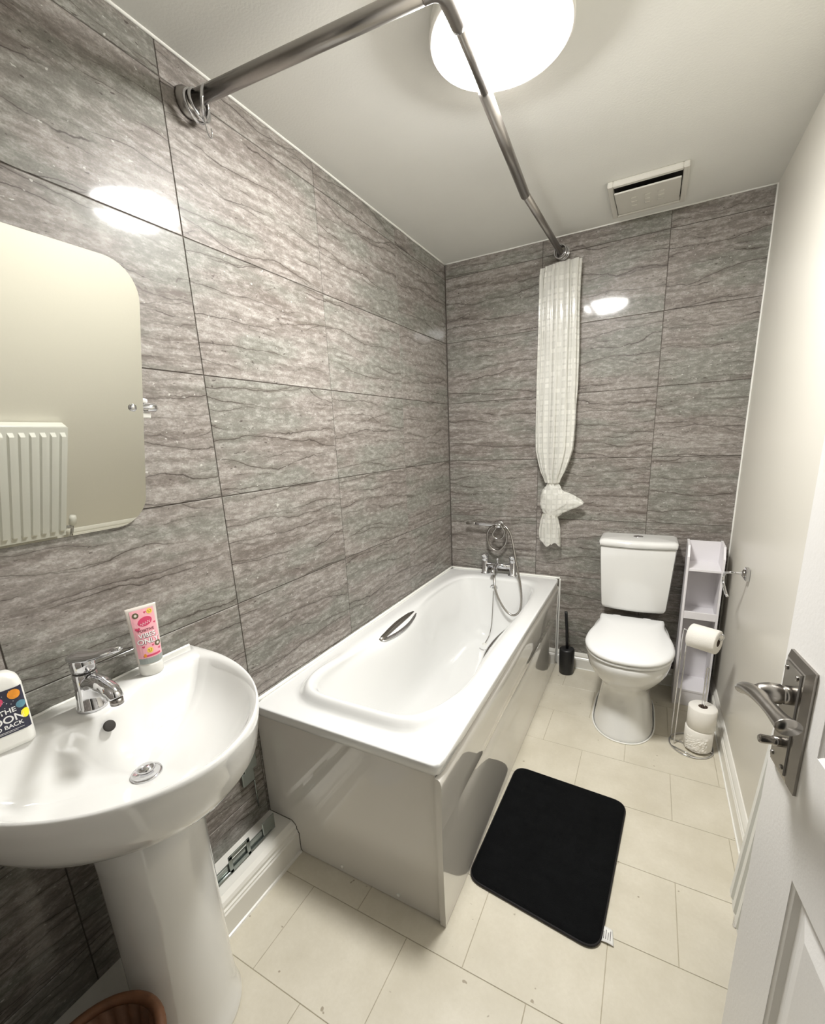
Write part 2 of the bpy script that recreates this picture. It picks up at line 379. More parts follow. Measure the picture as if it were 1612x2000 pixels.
# ------------------------------------------------------------------ bath
BW, BL, BH = .733, 1.807, .587
bath = thing('bathtub', 'white acrylic bathtub fitted along the tiled left wall', 'bathtub', (0, 0, 0))
NB = 128
def sup(th, n):
    c, s = math.cos(th), math.sin(th)
    return (math.copysign(abs(c) ** (2 / n), c), math.copysign(abs(s) ** (2 / n), s))
TH = [2 * PI * (k + .5 - .5) / NB for k in range(NB)]
def sstep(a, b, x):
    t_ = max(0, min(1, (x - a) / (b - a))); return t_ * t_ * (3 - 2 * t_)
def oring(x0, x1, y0, y1, n, z, arm=0.0, lift=0.0, ear=0.0):
    """superellipse outline; y0 = tap end, y1 = near end; arm pinches the middle"""
    cx, cy, a, b = (x0 + x1) / 2, (y0 + y1) / 2, (x1 - x0) / 2, abs(y1 - y0) / 2; out = []
    for th in TH:
        u, v = sup(th, n); x, y = cx + a * u, cy + b * v
        pin = arm * math.exp(-((y + .97) / .27) ** 2)
        if u < 0: x += pin * abs(u) ** .5
        else: x -= pin * .6 * abs(u) ** .5
        zz = z + lift * (1 - sstep(-1.66, -1.30, y))
        out.append((x, y, zz))
    return out
def rect(x0, x1, y0, y1, z):
    out = []; cx, cy, a, b = (x0 + x1) / 2, (y0 + y1) / 2, (x1 - x0) / 2, (y1 - y0) / 2
    for th in TH:
        c, s = math.cos(th), math.sin(th); k = max(abs(c), abs(s)); out.append((cx + a * c / k, cy + b * s / k, z))
    return out
e = .004
rings = [rect(.02, BW - .02, -BL + .02, -.02, BH - .044), rect(.002, BW, -BL, -.002, BH - .044), rect(.002, BW, -BL, -.002, BH - .006), rect(.002 + e, BW - e * .6, -BL + e * .6, -.002 - e, BH - .001),
         rect(.010, BW - .006, -BL + .006, -.010, BH)]
def op(d, z, lift, arm=.0):      # opening outline offset inward by d
    return oring(.052 + d, .694 - d, -.084 - d, -1.735 + d, 5.5, z, arm, lift)
rings += [op(-.010, BH, 0), op(.002, BH + .001, .006), op(.012, BH + .001, .026), op(.022, BH + .001, .040), op(.036, BH - .001, .043, .004), op(.050, BH - .008, .034, .02),
          oring(.094, .646, -.134, -1.675, 5.2, BH - .022, .050, .014), oring(.100, .640, -.139, -1.662, 5.0, BH - .040, .074, 0),
          oring(.106, .635, -.144, -1.652, 5.0, BH - .058, .078, 0),
          oring(.122, .628, -.152, -1.61, 4.6, BH - .120, .070, 0),
          oring(.142, .618, -.162, -1.53, 4.3, BH - .200, .052, 0),
          oring(.162, .606, -.174, -1.44, 4.0, BH - .280, .032, 0),
          oring(.184, .592, -.190, -1.35, 3.8, BH - .340, .014, 0),
          oring(.215, .570, -.220, -1.26, 3.6, BH - .380, 0, 0),
          oring(.260, .534, -.260, -1.18, 3.4, BH - .398, 0, 0),
          oring(.34, .45, -.36, -1.0, 3, BH - .404, 0, 0)]
tub = link('tub', loft(bmesh.new(), rings, False, True), 'acrylic', bath, True)
sd = tub.modifiers.new('s', 'SUBSURF'); sd.levels = 1; sd.render_levels = 1
# end panel, side panel
pol = [(.004, .1285), (.113, .1285), (.120, .1235), (.1275, .117), (.1325, .106), (.1325, .097), (.1375, .092), (.1375, .087), (.1415, .083), (.1415, .009), (.1485, .005), (.1485, .002), (.712, .002), (.712, BH - .044), (.004, BH - .044)]
ep = link('end_panel', loft(bmesh.new(), [[(x, -BL + .012, z) for x, z in pol], [(x, -BL + .020, z) for x, z in pol]]), 'panel', bath)
for x in (.3326, .5605):
    link('screw_cap', lathe(bmesh.new(), [(.0065, 0), (.0060, -.003), (.003, -.0045)], (x, -BL + .012, .026), 'Y', 14), 'wplas', ep, True)
# long side panel: rolled top edge, pressed groove, lightly bowed
prof = [(.7140, .002), (.7330, .002), (.7335, .03), (.7325, .10), (.7318, .20), (.7318, .300), (.7318, .360), (.7300, .366), (.7300, .370), (.7320, .376), (.7330, .42), (.7340, .48), (.7345, .512), (.7335, .526), (.7300, .536), (.7240, .541), (.7140, .541)]
rings = []
for k in range(49):
    y = -BL + .004 + (BL - .014) * k / 48
    gv = sstep(-1.70, -1.60, y) * (1 - sstep(-.25, -.15, y))
    rr = []
    for x, z in prof:
        if .36 <= z <= .372 and x < .7315: x = .7322 - (.7322 - x) * gv * 1.0
        bow = .0025 * math.sin(PI * k / 48 * 3) * math.exp(-((z - .25) / .15) ** 2) if x > .72 else 0
        rr.append((x + bow, y, z))
    rings.append(rr)
sp = link('side_panel', loft(bmesh.new(), rings), 'panel', bath, True)
sp.modifiers.new('e', 'EDGE_SPLIT').split_angle = .7
# dark line below the panel
link('plinth_gap', box((.05, -BL + .03, .0), (.720, -.01, .004)), 'dark', bath)
# grips
def grip(a, b, side):
    a, b = Vector(a), Vector(b); n = 14
    pts = [a.lerp(b, i / n) + Vector((0, 0, .006 * math.sin(PI * i / n))) for i in range(n + 1)]
    o = link('grip', tube(bmesh.new(), pts, [.010] + [.0150 + .004 * math.sin(PI * i / n) for i in range(1, n)] + [.010], 12, flat=.7), 'steel', bath, True)
    pts = [a.lerp(b, i / n) + Vector((side * .034 * math.sin(PI * i / n) ** .7, 0, -.004 - .010 * math.sin(PI * i / n))) for i in range(n + 1)]
    link('grip_backplate', tube(bmesh.new(), pts, [.008] + [.0165] * (n - 1) + [.008], 10, flat=.4), 'chrome', o, True)
grip((.120, -1.155, .563), (.104, -.770, .566), 1); grip((.640, -1.135, .557), (.648, -.745, .557), -1)
# overflow and waste
ov = link('overflow', lathe(bmesh.new(), [(.030, 0), (.030, -.004), (.026, -.007), (.017, -.006), (.015, -.002)], (.352, -.138, .514), 'Y', 28), 'chrome', bath, True)
bm = bmesh.new()
for k in range(6):
    a = k * PI / 3; bx(bm, (.352 + math.cos(a) * .010 - .003, -.1455, .514 + math.sin(a) * .010 - .003), (.352 + math.cos(a) * .010 + .003, -.1440, .514 + math.sin(a) * .010 + .003))
link('overflow_slots', bm, 'dark', ov)
link('waste', lathe(bmesh.new(), [(.034, 0), (.033, .0035), (.024, .003), (.021, 0)], (.352, -.330, BH - .4025), 'Z', 28), 'chrome', bath, True)
pts = spline([(.354, -.160, .506), (.3535, -.166, .43), (.352, -.176, .34), (.350, -.192, .27), (.346, -.225, .222), (.340, -.282, .196)], 10)
ch = link('chain', tube(bmesh.new(), pts, .0026, 6), 'steel', bath, True)
pl = link('plug', lathe(bmesh.new(), [(.015, 0), (.017, .006), (.014, .009), (.004, .010), (.004, .014)], (.338, -.285, BH - .403), 'Z', 20), 'wplas', bath, True)

# ------------------------------------------------------------------ bath mixer tap with shower hose and handset
tm = thing('bath_mixer_tap', 'chrome deck-mounted bath mixer tap with two pillar handles', 'tap', (.357, -.052, BH))
def rel(p, o=(.357, -.052, BH)): return tuple(a - b for a, b in zip(p, o))
bm = bmesh.new()
for x in (-.092, .092):
    bm = bmesh.new(); lathe(bm, [(.030, 0), (.030, .006), (.0215, .010), (.0215, .086), (.0195, .090), (.022, .094), (.023, .104), (.0225, .112), (.014, .115)], (x, 0, 0), 'Z', 24); link('pillar', bm, 'chrome', tm, True)
for x in (-.092, .092):
    bm = bmesh.new(); tube(bm, [(x, .0, .112), (x, -.008, .122), (x, -.040, .136)], [.022, .020, .013], 14, flat=.5)
    lathe(bm, [(.023, .112), (.0235, .128), (.019, .136), (.004, .138)], (x, 0, 0), 'Z', 24)
    link('lever_handle', bm, 'chrome', tm, True)
bm = bmesh.new(); tube(bm, [(-.092, 0, .060), (.092, 0, .060)], .019, 16); link('body_bar', bm, 'chrome', tm, True)
bm = bmesh.new(); tube(bm, spline([(-.01, 0, .060), (-.01, -.035, .066), (-.01, -.075, .060), (-.01, -.098, .046), (-.01, -.102, .030)], 5), .0135, 14); link('spout', bm, 'chrome', tm, True)
bm = bmesh.new(); tube(bm, [(-.008, 0, .068), (-.008, -.002, .100)], .0055, 10); lathe(bm, [(.005, 0), (.0095, .003), (.0095, .013), (.005, .016)], (-.008, -.002, .096), 'Z', 14); link('diverter_knob', bm, 'chrome', tm, True)
hs = thing('shower_handset', 'slim chrome shower handset held level in its wall bracket above the bath taps', 'shower head', (.352, -.004, .915))
bm = bmesh.new(); lathe(bm, [(.022, 0), (.022, -.006), (.014, -.009)], (0, 0, 0), 'Y', 24); tube(bm, [(0, -.005, 0), (0, -.040, .0)], .010, 12); lathe(bm, [(.016, -.02), (.0185, -.012), (.0185, .014), (.015, .02)], (.0, -.048, .0), 'X', 20)
link('wall_bracket', bm, 'chrome', hs, True)
bm = bmesh.new(); tube(bm, [(.020, -.048, -.001), (.0, -.048, 0), (-.04, -.048, .002), (-.12, -.048, .004), (-.155, -.048, .005)], [.011, .0115, .0095, .0095, .0085], 14)
hd = link('handle', bm, 'chrome', hs, True)
bm = bmesh.new(); tube(bm, [(-.150, -.048, .005), (-.160, -.048, .005), (-.212, -.048, .006), (-.216, -.048, .006)], [.006, .0105, .0105, .008], 14); link('spray_head', bm, 'steel', hs, True)
hose_pts = [(.375, -.052, .905), (.395, -.055, .900), (.408, -.050, .850), (.395, -.045, .790), (.350, -.045, .745), (.300, -.045, .765), (.276, -.046, .830), (.290, -.050, .885), (.325, -.060, .912),
            (.345, -.075, .905), (.322, -.070, .865), (.330, -.062, .838), (.355, -.060, .828), (.385, -.062, .842), (.398, -.066, .880), (.385, -.078, .915), (.390, -.085, .928), (.425, -.095, .905), (.455, -.105, .850),
            (.494, -.15, .722), (.535, -.19, .585), (.547, -.205, .487), (.537, -.212, .414), (.496, -.212, .382), (.445, -.205, .410), (.396, -.190, .478), (.366, -.165, .545), (.349, -.120, .602), (.346, -.075, .630)]
HO = thing('shower_hose', 'chrome shower hose coiled over the bracket and looping down into the bath', 'hose', (.352, -.06, BH))
sp_ = [Vector(p) - Vector((.352, -.06, BH)) for p in spline(hose_pts, 10)]
link('hose', tube(bmesh.new(), sp_, [.0066 + .0004 * (i % 2) for i in range(len(sp_))], 10), 'steel', HO, True)
link('hose_nut', lathe(bmesh.new(), [(.008, -.014), (.0095, -.012), (.0095, .010), (.008, .012)], tuple(sp_[-1]), 'Z', 12), 'chrome', HO, True)

# ------------------------------------------------------------------ shower rail, rings, curtain
rail = thing('shower_rail', 'grey metal L-shaped shower curtain rail running under the ceiling', 'curtain rail', (0, -1.725, 2.385))
def rl(p): return (p[0], p[1] + 1.725, p[2] - 2.385)
corner = (.735, -1.660, 2.386)
link('cross_tube', tube(bmesh.new(), [rl((.004, -1.727, 2.385)), rl((.36, -1.694, 2.3855)), rl((.705, -1.662, 2.386))], .0185, 20), 'rail', rail, True)
link('corner_elbow', tube(bmesh.new(), [rl(p) for p in spline([(.690, -1.664, 2.386), (.712, -1.660, 2.386), (.727, -1.645, 2.386), (.729, -1.61, 2.386), (.727, -1.555, 2.386)], 5)], .0195, 16), 'rail', rail, True)
link('long_tube_thin', tube(bmesh.new(), [rl((.728, -1.60, 2.386)), rl((.7105, -1.30, 2.386))], .0125, 16), 'rail', rail, True)
link('long_tube_thick', tube(bmesh.new(), [rl((.711, -1.335, 2.386)), rl((.6725, -.74, 2.386))], .0178, 18), 'rail', rail, True)
link('long_tube_end', tube(bmesh.new(), [rl((.674, -.76, 2.386)), rl((.6816, -.006, 2.403))], .0150, 16), 'rail', rail, True)
link('wall_flange', lathe(bmesh.new(), [(.036, 0), (.036, .006), (.030, .012), (.025, .020), (.021, .024)], (.001, 0, 0), 'X', 28), 'rail', rail, True)
link('wall_flange', lathe(bmesh.new(), [(.034, 0), (.034, -.006), (.026, -.014), (.018, -.02)], rl((.6816, -.002, 2.403)), 'Y', 28), 'rail', rail, True)
link('set_screw', lathe(bmesh.new(), [(.004, 0), (.004, .006), (.002, .007)], rl((.690, -1.2, 2.39)), 'X', 8), 'rail', rail, True)
def cring(c, n, r, label, group, hook=None, tr=.0044):
    t_ = thing('curtain_ring', label, 'curtain ring', c, 0, group)
    link('ring', tube(bmesh.new(), ringpts((0, 0, 0), n, r, 32), tr, 8, closed=True), 'chrome', t_, True)
    if hook:
        h = Vector(hook)
        pts = spline([h, h + Vector((.002, .003, -.020)), h + Vector((.004, .006, -.042)), h + Vector((.010, .010, -.050)), h + Vector((.015, .010, -.040)), h + Vector((.014, .009, -.030))], 5)
        link('hook', tube(bmesh.new(), pts, .0015, 6), 'chrome', t_, True)
    return t_
gl = 'spare curtain rings at the left wall'
cring((.030, -1.724, 2.370), (1, .10, .06), .0345, 'metal curtain ring pressed against the left wall flange of the rail', gl)
cring((.045, -1.722, 2.368), (1, .16, .14), .0335, 'second bare metal curtain ring at the left wall end of the rail', gl)
cring((.066, -1.722, 2.367), (1, .85, -.25), .0335, 'slanted curtain ring at the left wall with a wire hook hanging from it', gl, (.0, -.012, -.033))
gr = 'curtain rings holding the clear curtain'
cring((.688, -.070, 2.390), (.25, 1, 0), .0305, 'foremost curtain ring above the knotted clear curtain', gr)
for k, (dy, dx) in enumerate(((.016, .004), (.028, .008))):
    cring((.692 + dx, -.070 + dy, 2.389), (.3, 1, .05 * k), .0305, ('middle curtain ring above the knotted clear curtain', 'curtain ring nearest the back wall above the knotted clear curtain')[k], gr)
cur = thing('shower_curtain', 'clear patterned vinyl shower curtain knotted near its lower end', 'shower curtain', (.69, -.072, 2.332))
def cring_pts(z, cx, hw, hd, fold, cy=0, ph=0.0, ff=9, n=144):
    out = []
    for k in range(n):
        a = 2 * PI * k / n
        f = 1 + fold * math.sin(ff * a + ph) + fold * .5 * math.sin((ff * 2 + 1) * a + 2.1 * ph + z * 2) + fold * .35 * math.sin(31 * a + z * 3)
        out.append((cx + hw * math.cos(a) * f, cy + hd * math.sin(a) * f + .004 * math.sin(13 * a), z))
    return out
rows = [(0.0, .004, .090, .028), (-.06, .000, .094, .032), (-.20, .000, .098, .034), (-.40, .002, .100, .036), (-.60, .001, .099, .036), (-.80, -.002, .094, .036), (-.95, -.003, .088, .036),
        (-1.02, -.004, .074, .036), (-1.08, -.006, .058, .034), (-1.115, -.006, .042, .030), (-1.14, -.005, .036, .028)]
def interp(rows, z):
    for a, b in zip(rows, rows[1:]):
        if b[0] <= z <= a[0]:
            t_ = (a[0] - z) / (a[0] - b[0]); return [p + (q - p) * t_ for p, q in zip(a, b)]
    return rows[-1]
rg = []
for i in range(61):
    z = -1.14 * i / 60; _, cx, hw, hd = interp(rows, z)
    top = math.sin(0) if i else 0
    rg.append(cring_pts(z, cx, hw, hd, .13 + .05 * math.sin(z * 5), 0, z * 1.1 + .25 * math.sin(z * 9), 10))
bm = loft(bmesh.new(), rg, False, False)
for v in bm.verts:      # slanted top edge like the photo: right side higher
    if v.co.z > -.03: v.co.z += .006 * (v.co.x / .09)
gathered = link('gathered_sheet', bm, 'vinyl', cur, True)
# knot with a pointed ear to the right
bm = bmesh.new(); bmesh.ops.create_icosphere(bm, subdivisions=5, radius=1)
for v in bm.verts:
    p = v.co.copy(); d = 1 + .13 * noise.noise(p * 2.3) + .07 * noise.noise(p * 6) + .03 * noise.noise(p * 14)
    x, y, z = p * d; ear = max(0, x) ** 2 * .105 * max(0, 1 - abs(z + .38 - .25 * x) / .85)
    v.co = Vector((x * .066 - .004 + ear, y * .038 * (1 - .5 * max(0, x)), -1.245 + z * .108))
link('knot', bm, 'vinyl', cur, True)
rg = []
for i in range(25):
    t_ = i / 24; z = -1.325 - .180 * t_
    hw = .036 + .022 * math.sin(min(1, t_ * 1.5) * PI / 2); ring = cring_pts(z, -.014 + .006 * t_, hw, .026, .10, 0, z * 9, 6, 96)
    if i >= 22: ring = [(x, y, zz + .018 * math.sin(x * 70) - (.012 if x > 0 else 0)) for x, y, zz in ring]
    rg.append(ring)
link('tail', loft(bmesh.new(), rg, False, False), 'vinyl', cur, True)

# ------------------------------------------------------------------ toilet
TX = 1.157
toi = thing('toilet', 'white ceramic close-coupled toilet against the back wall', 'toilet', (TX, 0, 0))
def egg(cx, hw, yb, yf, z, nf=2.1, nb=3.5, mid=None, N=64):
    """yb back (near wall), yf front; widest at mid"""
    mid = mid if mid is not None else (yb + yf) / 2; out = []
    for k in range(N):
        a = 2 * PI * k / N; c, s = math.cos(a), math.sin(a)
        if s < 0: x = math.copysign(abs(c) ** (2 / nf), c); y = mid - (mid - yf) * abs(s) ** (2 / nf)
        else: x = math.copysign(abs(c) ** (2 / nb), c); y = mid + (yb - mid) * abs(s) ** (2 / nb)
        out.append((cx + hw * x, y, z))
    return out
pan = [(0.0, .140, -.14, -.668, -.46), (.004, .142, -.14, -.670, -.46), (.02, .136, -.14, -.662, -.46), (.08, .127, -.14, -.640, -.44), (.15, .117, -.13, -.612, -.42), (.20, .112, -.12, -.600, -.42),
       (.235, .117, -.11, -.608, -.44), (.27, .138, -.10, -.640, -.46), (.31, .165, -.09, -.680, -.47), (.35, .182, -.07, -.708, -.48), (.385, .190, -.05, -.722, -.48), (.410, .191, -.03, -.725, -.48), (.418, .186, -.03, -.718, -.48)]
link('pan', loft(bmesh.new(), [egg(0, hw, yb, yf, z, 2.2, 3.6, mid) for z, hw, yb, yf, mid in pan]), 'ceramic', toi, True)
def lid_outline(z, grow=0.0, n=80):
    pts = []
    # back edge left -> right is the last edge; walk left side from back to front and return on the right
    prof = [(-.172, .158), (-.205, .160), (-.25, .158), (-.30, .163), (-.36, .176), (-.43, .190), (-.50, .197), (-.56, .194), (-.62, .176), (-.665, .148), (-.700, .110), (-.722, .062), (-.730, 0.0)]
    pp = spline([(x, y, 0) for y, x in prof], 4)
    L_ = [(-p.x - (grow if p.x > .01 else 0), p.y - grow * (1 if p.y < -.6 else 0), z) for p in pp]
    R_ = [(-x, y, z_) for x, y, z_ in L_[-2::-1]]
    return L_ + R_
def scale_out(o, s, c=(0, -.45)): return [(c[0] + (x - c[0]) * s, c[1] + (y - c[1]) * s, z) for x, y, z in o]
def setz(o, z): return [(x, y, z) for x, y, _ in o]
o_ = lid_outline(0)
link('seat', loft(bmesh.new(), [setz(scale_out(o_, .96), .421), setz(scale_out(o_, .985), .424), setz(scale_out(o_, .988), .434), setz(scale_out(o_, .965), .438)]), 'seat', toi, True)
link('lid', loft(bmesh.new(), [setz(scale_out(o_, .97), .440), setz(scale_out(o_, 1.0), .443), setz(scale_out(o_, 1.004), .450), setz(scale_out(o_, .995), .457), setz(scale_out(o_, .965), .463), setz(scale_out(o_, .90), .467), setz(scale_out(o_, .5), .470), setz(scale_out(o_, .02), .471)]), 'seat', toi, True)
def cis(hw, yf, bow, z, N=24, yb=-.005, rr=.02):
    out = [(hw, yb, z), (-hw, yb, z)]
    out = [(-hw, yb, z)]
    out.append((-hw, yf + rr, z))
    for k in range(N + 1):
        t_ = -1 + 2 * k / N; out.append((t_ * (hw - rr * .3) , yf - bow * (1 - t_ * t_), z))
    out += [(hw, yf + rr, z), (hw, yb, z)]
    return out
ct = [(.492, .150, -.150), (.500, .158, -.160), (.515, .165, -.164), (.60, .171, -.168), (.70, .177, -.172), (.80, .183, -.175), (.848, .185, -.176), (.856, .183, -.174)]
bm = loft(bmesh.new(), [cis(hw, yf, .022, z) for z, hw, yf in ct]); c_ = link('cistern', bm, 'ceramic', toi, True); c_.modifiers.new('e', 'EDGE_SPLIT').split_angle = .9
ct = [(.859, .186, -.178), (.862, .190, -.183), (.874, .191, -.186), (.886, .190, -.185), (.893, .185, -.178), (.897, .168, -.155), (.898, .05, -.06)]
bm = loft(bmesh.new(), [cis(hw, yf, .024, z) for z, hw, yf in ct]); c_ = link('cistern_lid', bm, 'ceramic', toi, True); c_.modifiers.new('e', 'EDGE_SPLIT').split_angle = .9
bt = link('flush_button', lathe(bmesh.new(), [(.024, 0), (.024, .004), (.019, .006), (.018, .004), (.002, .0045)], (.0, -.085, .898), 'Z', 28), 'chrome', toi, True)
link('button_split', box((-.0012, -.102, .9025), (.0012, -.068, .9032)), 'dark', bt)
bm = tube(bmesh.new(), [Vector(p) for p in egg(0, .146, -.14, -.674, .003, 2.2, 3.6, -.46)], .004, 6, closed=True); link('floor_seal', bm, 'bead', toi, True)
bm = bmesh.new(); 
for x in (-.075, .075): link('hinge', tube(bmesh.new(), [(x - .018, -.185, .455), (x + .018, -.185, .455)], .011, 12), 'seat', toi, True)

# ------------------------------------------------------------------ toilet brush
t = thing('toilet_brush', 'black toilet brush in a matt black holder beside the toilet', 'toilet brush', (.811, -.098, 0))
link('holder', lathe(bmesh.new(), [(.040, 0), (.043, .004), (.0445, .08), (.0455, .155), (.043, .163), (.036, .166), (.008, .166)], seg=36), 'blackp', t, True)
link('handle', tube(bmesh.new(), [(0, 0, .16), (-.006, .008, .26), (-.017, .022, .385), (-.019, .024, .40)], [.008, .0085, .0095, .0085], 12), 'blackp', t, True)

# ------------------------------------------------------------------ slim shelf unit
CX0, CX1, CD, CZ = 1.392, 1.552, .185, .890
cb = thing('slim_shelf_unit', 'tall narrow white shelf unit between the toilet and right wall', 'shelf unit', (CX0, -.022, 0), math.radians(-1.5))
def side(x0, x1):
    o = [(0, 0), (-CD, 0), (-CD, CZ - .055), (-CD + .035, CZ), (0, CZ)]
    return loft(bmesh.new(), [[(x0, y, z) for y, z in o], [(x1, y, z) for y, z in o]])
wd = CX1 - CX0
link('side_panel', side(0, .010), 'cab', cb); link('side_panel', side(wd - .010, wd), 'cab', cb)
link('back_panel', box((.010, -.010, .0), (wd - .010, -.002, CZ - .005)), 'cab', cb)
for z in (.762, .505, .085): link('shelf', box((.010, -CD + .004, z), (wd - .010, -.010, z + .012), .001), 'cab', cb)
link('plinth', box((.010, -CD + .006, 0), (wd - .010, -CD + .016, .085), .001), 'cab', cb)
link('front_lip', box((.010, -CD + .002, .505), (wd - .010, -CD + .010, .545), .001), 'cab', cb)

# ------------------------------------------------------------------ toilet roll stand and rolls
st = thing('toilet_roll_stand', 'chrome wire toilet roll stand in front of the slim shelf unit', 'roll stand', (1.455, -.560, 0))
wr_ = .0028
link('base_ring', tube(bmesh.new(), ringpts((0, 0, .004), (0, 0, 1), .089, 40), .0035, 8, closed=True), 'chrome', st, True)
bm = bmesh.new()
tube(bm, [(-.086, .018, .005), (.085, -.020, .005)], wr_, 6); tube(bm, [(-.078, -.038, .005), (.02, -.086, .005)], wr_, 6)
link('base_bars', bm, 'chrome', st, True)
bm = bmesh.new()
tube(bm, spline([(-.082, .022, .006), (-.080, .022, .30), (-.078, .022, .555), (-.066, .018, .578), (-.02, -.008, .578), (.052, -.045, .578), (.062, -.050, .585), (.064, -.051, .600), (.056, -.047, .606), (.046, -.042, .596)], 5), wr_, 8)
tube(bm, spline([(-.070, -.012, .006), (-.066, -.008, .30), (-.062, .006, .56), (-.056, .012, .574)], 5), wr_, 8)
link('upright_and_arm', bm, 'chrome', st, True)
bm = bmesh.new()
tube(bm, spline([(.022, .004, .006), (.024, .004, .20), (.026, .004, .40), (.029, -.001, .414), (.034, -.004, .40), (.032, -.004, .2), (.030, -.004, .006)], 5), wr_ * .9, 8)
link('spare_roll_loop', bm, 'chrome', st, True)
def roll(label, loc, rot, r=.057, h=.106):
    t_ = thing('toilet_roll', label, 'toilet roll', loc, 0, 'toilet rolls on the chrome stand', rot=rot)
    rc = .019; pr_ = [(rc, 0), (r - .004, 0), (r, .004), (r, h - .004), (r - .004, h), (rc, h)]; rings = []
    for rr, hh in pr_ + [pr_[0]]: rings.append([(rr * math.cos(k * 2 * PI / 40), rr * math.sin(k * 2 * PI / 40), hh) for k in range(40)])
    link('paper', loft(bmesh.new(), rings, False, False), 'paper', t_, True).modifiers.new('e', 'EDGE_SPLIT').split_angle = .9
    rings = [[(rr * math.cos(k * 2 * PI / 24), rr * math.sin(k * 2 * PI / 24), hh) for k in range(24)] for rr, hh in ((.0188, .001), (.0188, h - .001), (.0178, h - .001), (.0178, .001), (.0188, .001))]
    link('core', loft(bmesh.new(), rings, False, False), 'card', t_, True)
    return t_
lr_ = roll('lower spare toilet roll with loose crumpled wrapping on the floor stand', (1.480, -.562, .010), (0, 0, 0), .0575, .106)
bm = bmesh.new(); rows_ = []
for j in range(15):
    row = []
    for i in range(25):
        a_ = math.radians(205 + 105 * i / 24); z = .004 + .078 * j / 14
        edge = min(i, 24 - i, j + 2, (14 - j)) / 4; rr = .0582 + min(1, edge) * (.0025 + .0055 * abs(noise.noise(Vector((i * .35, j * .45, 3)))) * 1.8)
        row.append(bm.verts.new((rr * math.cos(a_), rr * math.sin(a_), z + (.008 * noise.noise(Vector((i * .4, 9, 1))) if j == 14 else 0))))
    rows_.append(row)
for p_, q_ in zip(rows_, rows_[1:]):
    for i in range(24): bm.faces.new((p_[i], p_[i + 1], q_[i + 1], q_[i]))
link('crumpled_sheet', bm, 'paper', lr_)
roll('upper spare toilet roll stacked upright on the other one', (1.484, -.560, .117), (0, 0, .6), .0575, .104)
ax = Vector((.118, -.058, 0)).normalized()
rq = Vector((0, 0, 1)).rotation_difference(ax).to_euler()
roll('toilet roll hung level on the arm of the chrome stand', tuple(Vector((1.452, -.576, .563)) - ax * .054), rq, .053, .112)

# ------------------------------------------------------------------ wall toilet-roll holder
hk = thing('wall_roll_holder', 'empty chrome toilet roll holder on the cream right wall', 'roll holder', (W, -.530, .862))
link('wall_plate', box((-.016, -.024, -.028), (-.001, .024, .024), .003, 2), 'chrome', hk)
link('rose', lathe(bmesh.new(), [(.017, -.016), (.017, -.022), (.010, -.026)], (0, .0, 0), 'X', 20), 'steel', hk, True)
link('arm', tube(bmesh.new(), spline([(-.016, 0, 0), (-.050, .001, 0), (-.072, .006, -.002), (-.080, .020, -.008), (-.082, .045, -.030), (-.080, .040, -.062), (-.075, -.010, -.088), (-.072, -.040, -.094)], 6), 0.0058, 10), 'chrome', hk, True)

# ------------------------------------------------------------------ radiator on the right wall
rd = thing('radiator', 'white ribbed panel radiator on the right wall partly behind the door', 'radiator', (W, -1.46, .14))
RDL = .62
lean = .035
def rp(x, y, z): return (x - .058 - .040 * (1 - z / .665), y, z)
bm = bmesh.new(); rings = []
npl = 14; step = RDL / npl; prof = []
for i in range(npl):
    y = -i * step
    prof += [(0, y), (0, y - step * .22), (.014, y - step * .34), (.014, y - step * .72), (0, y - step * .84)]
prof.append((0, -RDL))
for z, a in ((.0, 0), (.028, 0), (.045, 1), (.620, 1), (.637, 0), (.665, 0)):
    rings.append([rp(-dx * a, y, z) for dx, y in prof])
loft(bm, rings, False, False, closed=False)
pn = link('front_panel', bm, 'rad', rd)
md = pn.modifiers.new('s', 'SOLIDIFY'); md.thickness = .003; md.offset = 1
bm = bmesh.new(); bx(bm, (-.052, -RDL, .655), (-.004, -.0, .668), .003); link('top_grille', bm, 'rad', rd)
bm = bmesh.new(); loft(bm, [[rp(.003, .001, 0), rp(.003, .001, .66), (-.006, .001, .66), (-.012, .001, 0)], [rp(.003, -.004, 0), rp(.003, -.004, .66), (-.006, -.004, .66), (-.012, -.004, 0)]]); link('end_cover', bm, 'rad', rd)
for y in (-.10, -.52): link('wall_bracket', box((-.006, y, .10), (-.001, y + .03, .60)), 'rad', rd)
vv = link('valve_body', tube(bmesh.new(), [(-.070, .002, .03), (-.070, .045, .03), (-.070, .046, .03)], .011, 12), 'chrome', rd, True)
link('valve_tail', tube(bmesh.new(), [(-.070, .046, .045), (-.070, .046, -.138)], .0085, 10), 'chrome', rd, True)
link('valve_cap', lathe(bmesh.new(), [(.015, .045), (.019, .05), (.019, .085), (.016, .105), (.006, .108)], (-.070, .046, 0), 'Z', 20), 'wplas', rd, True)

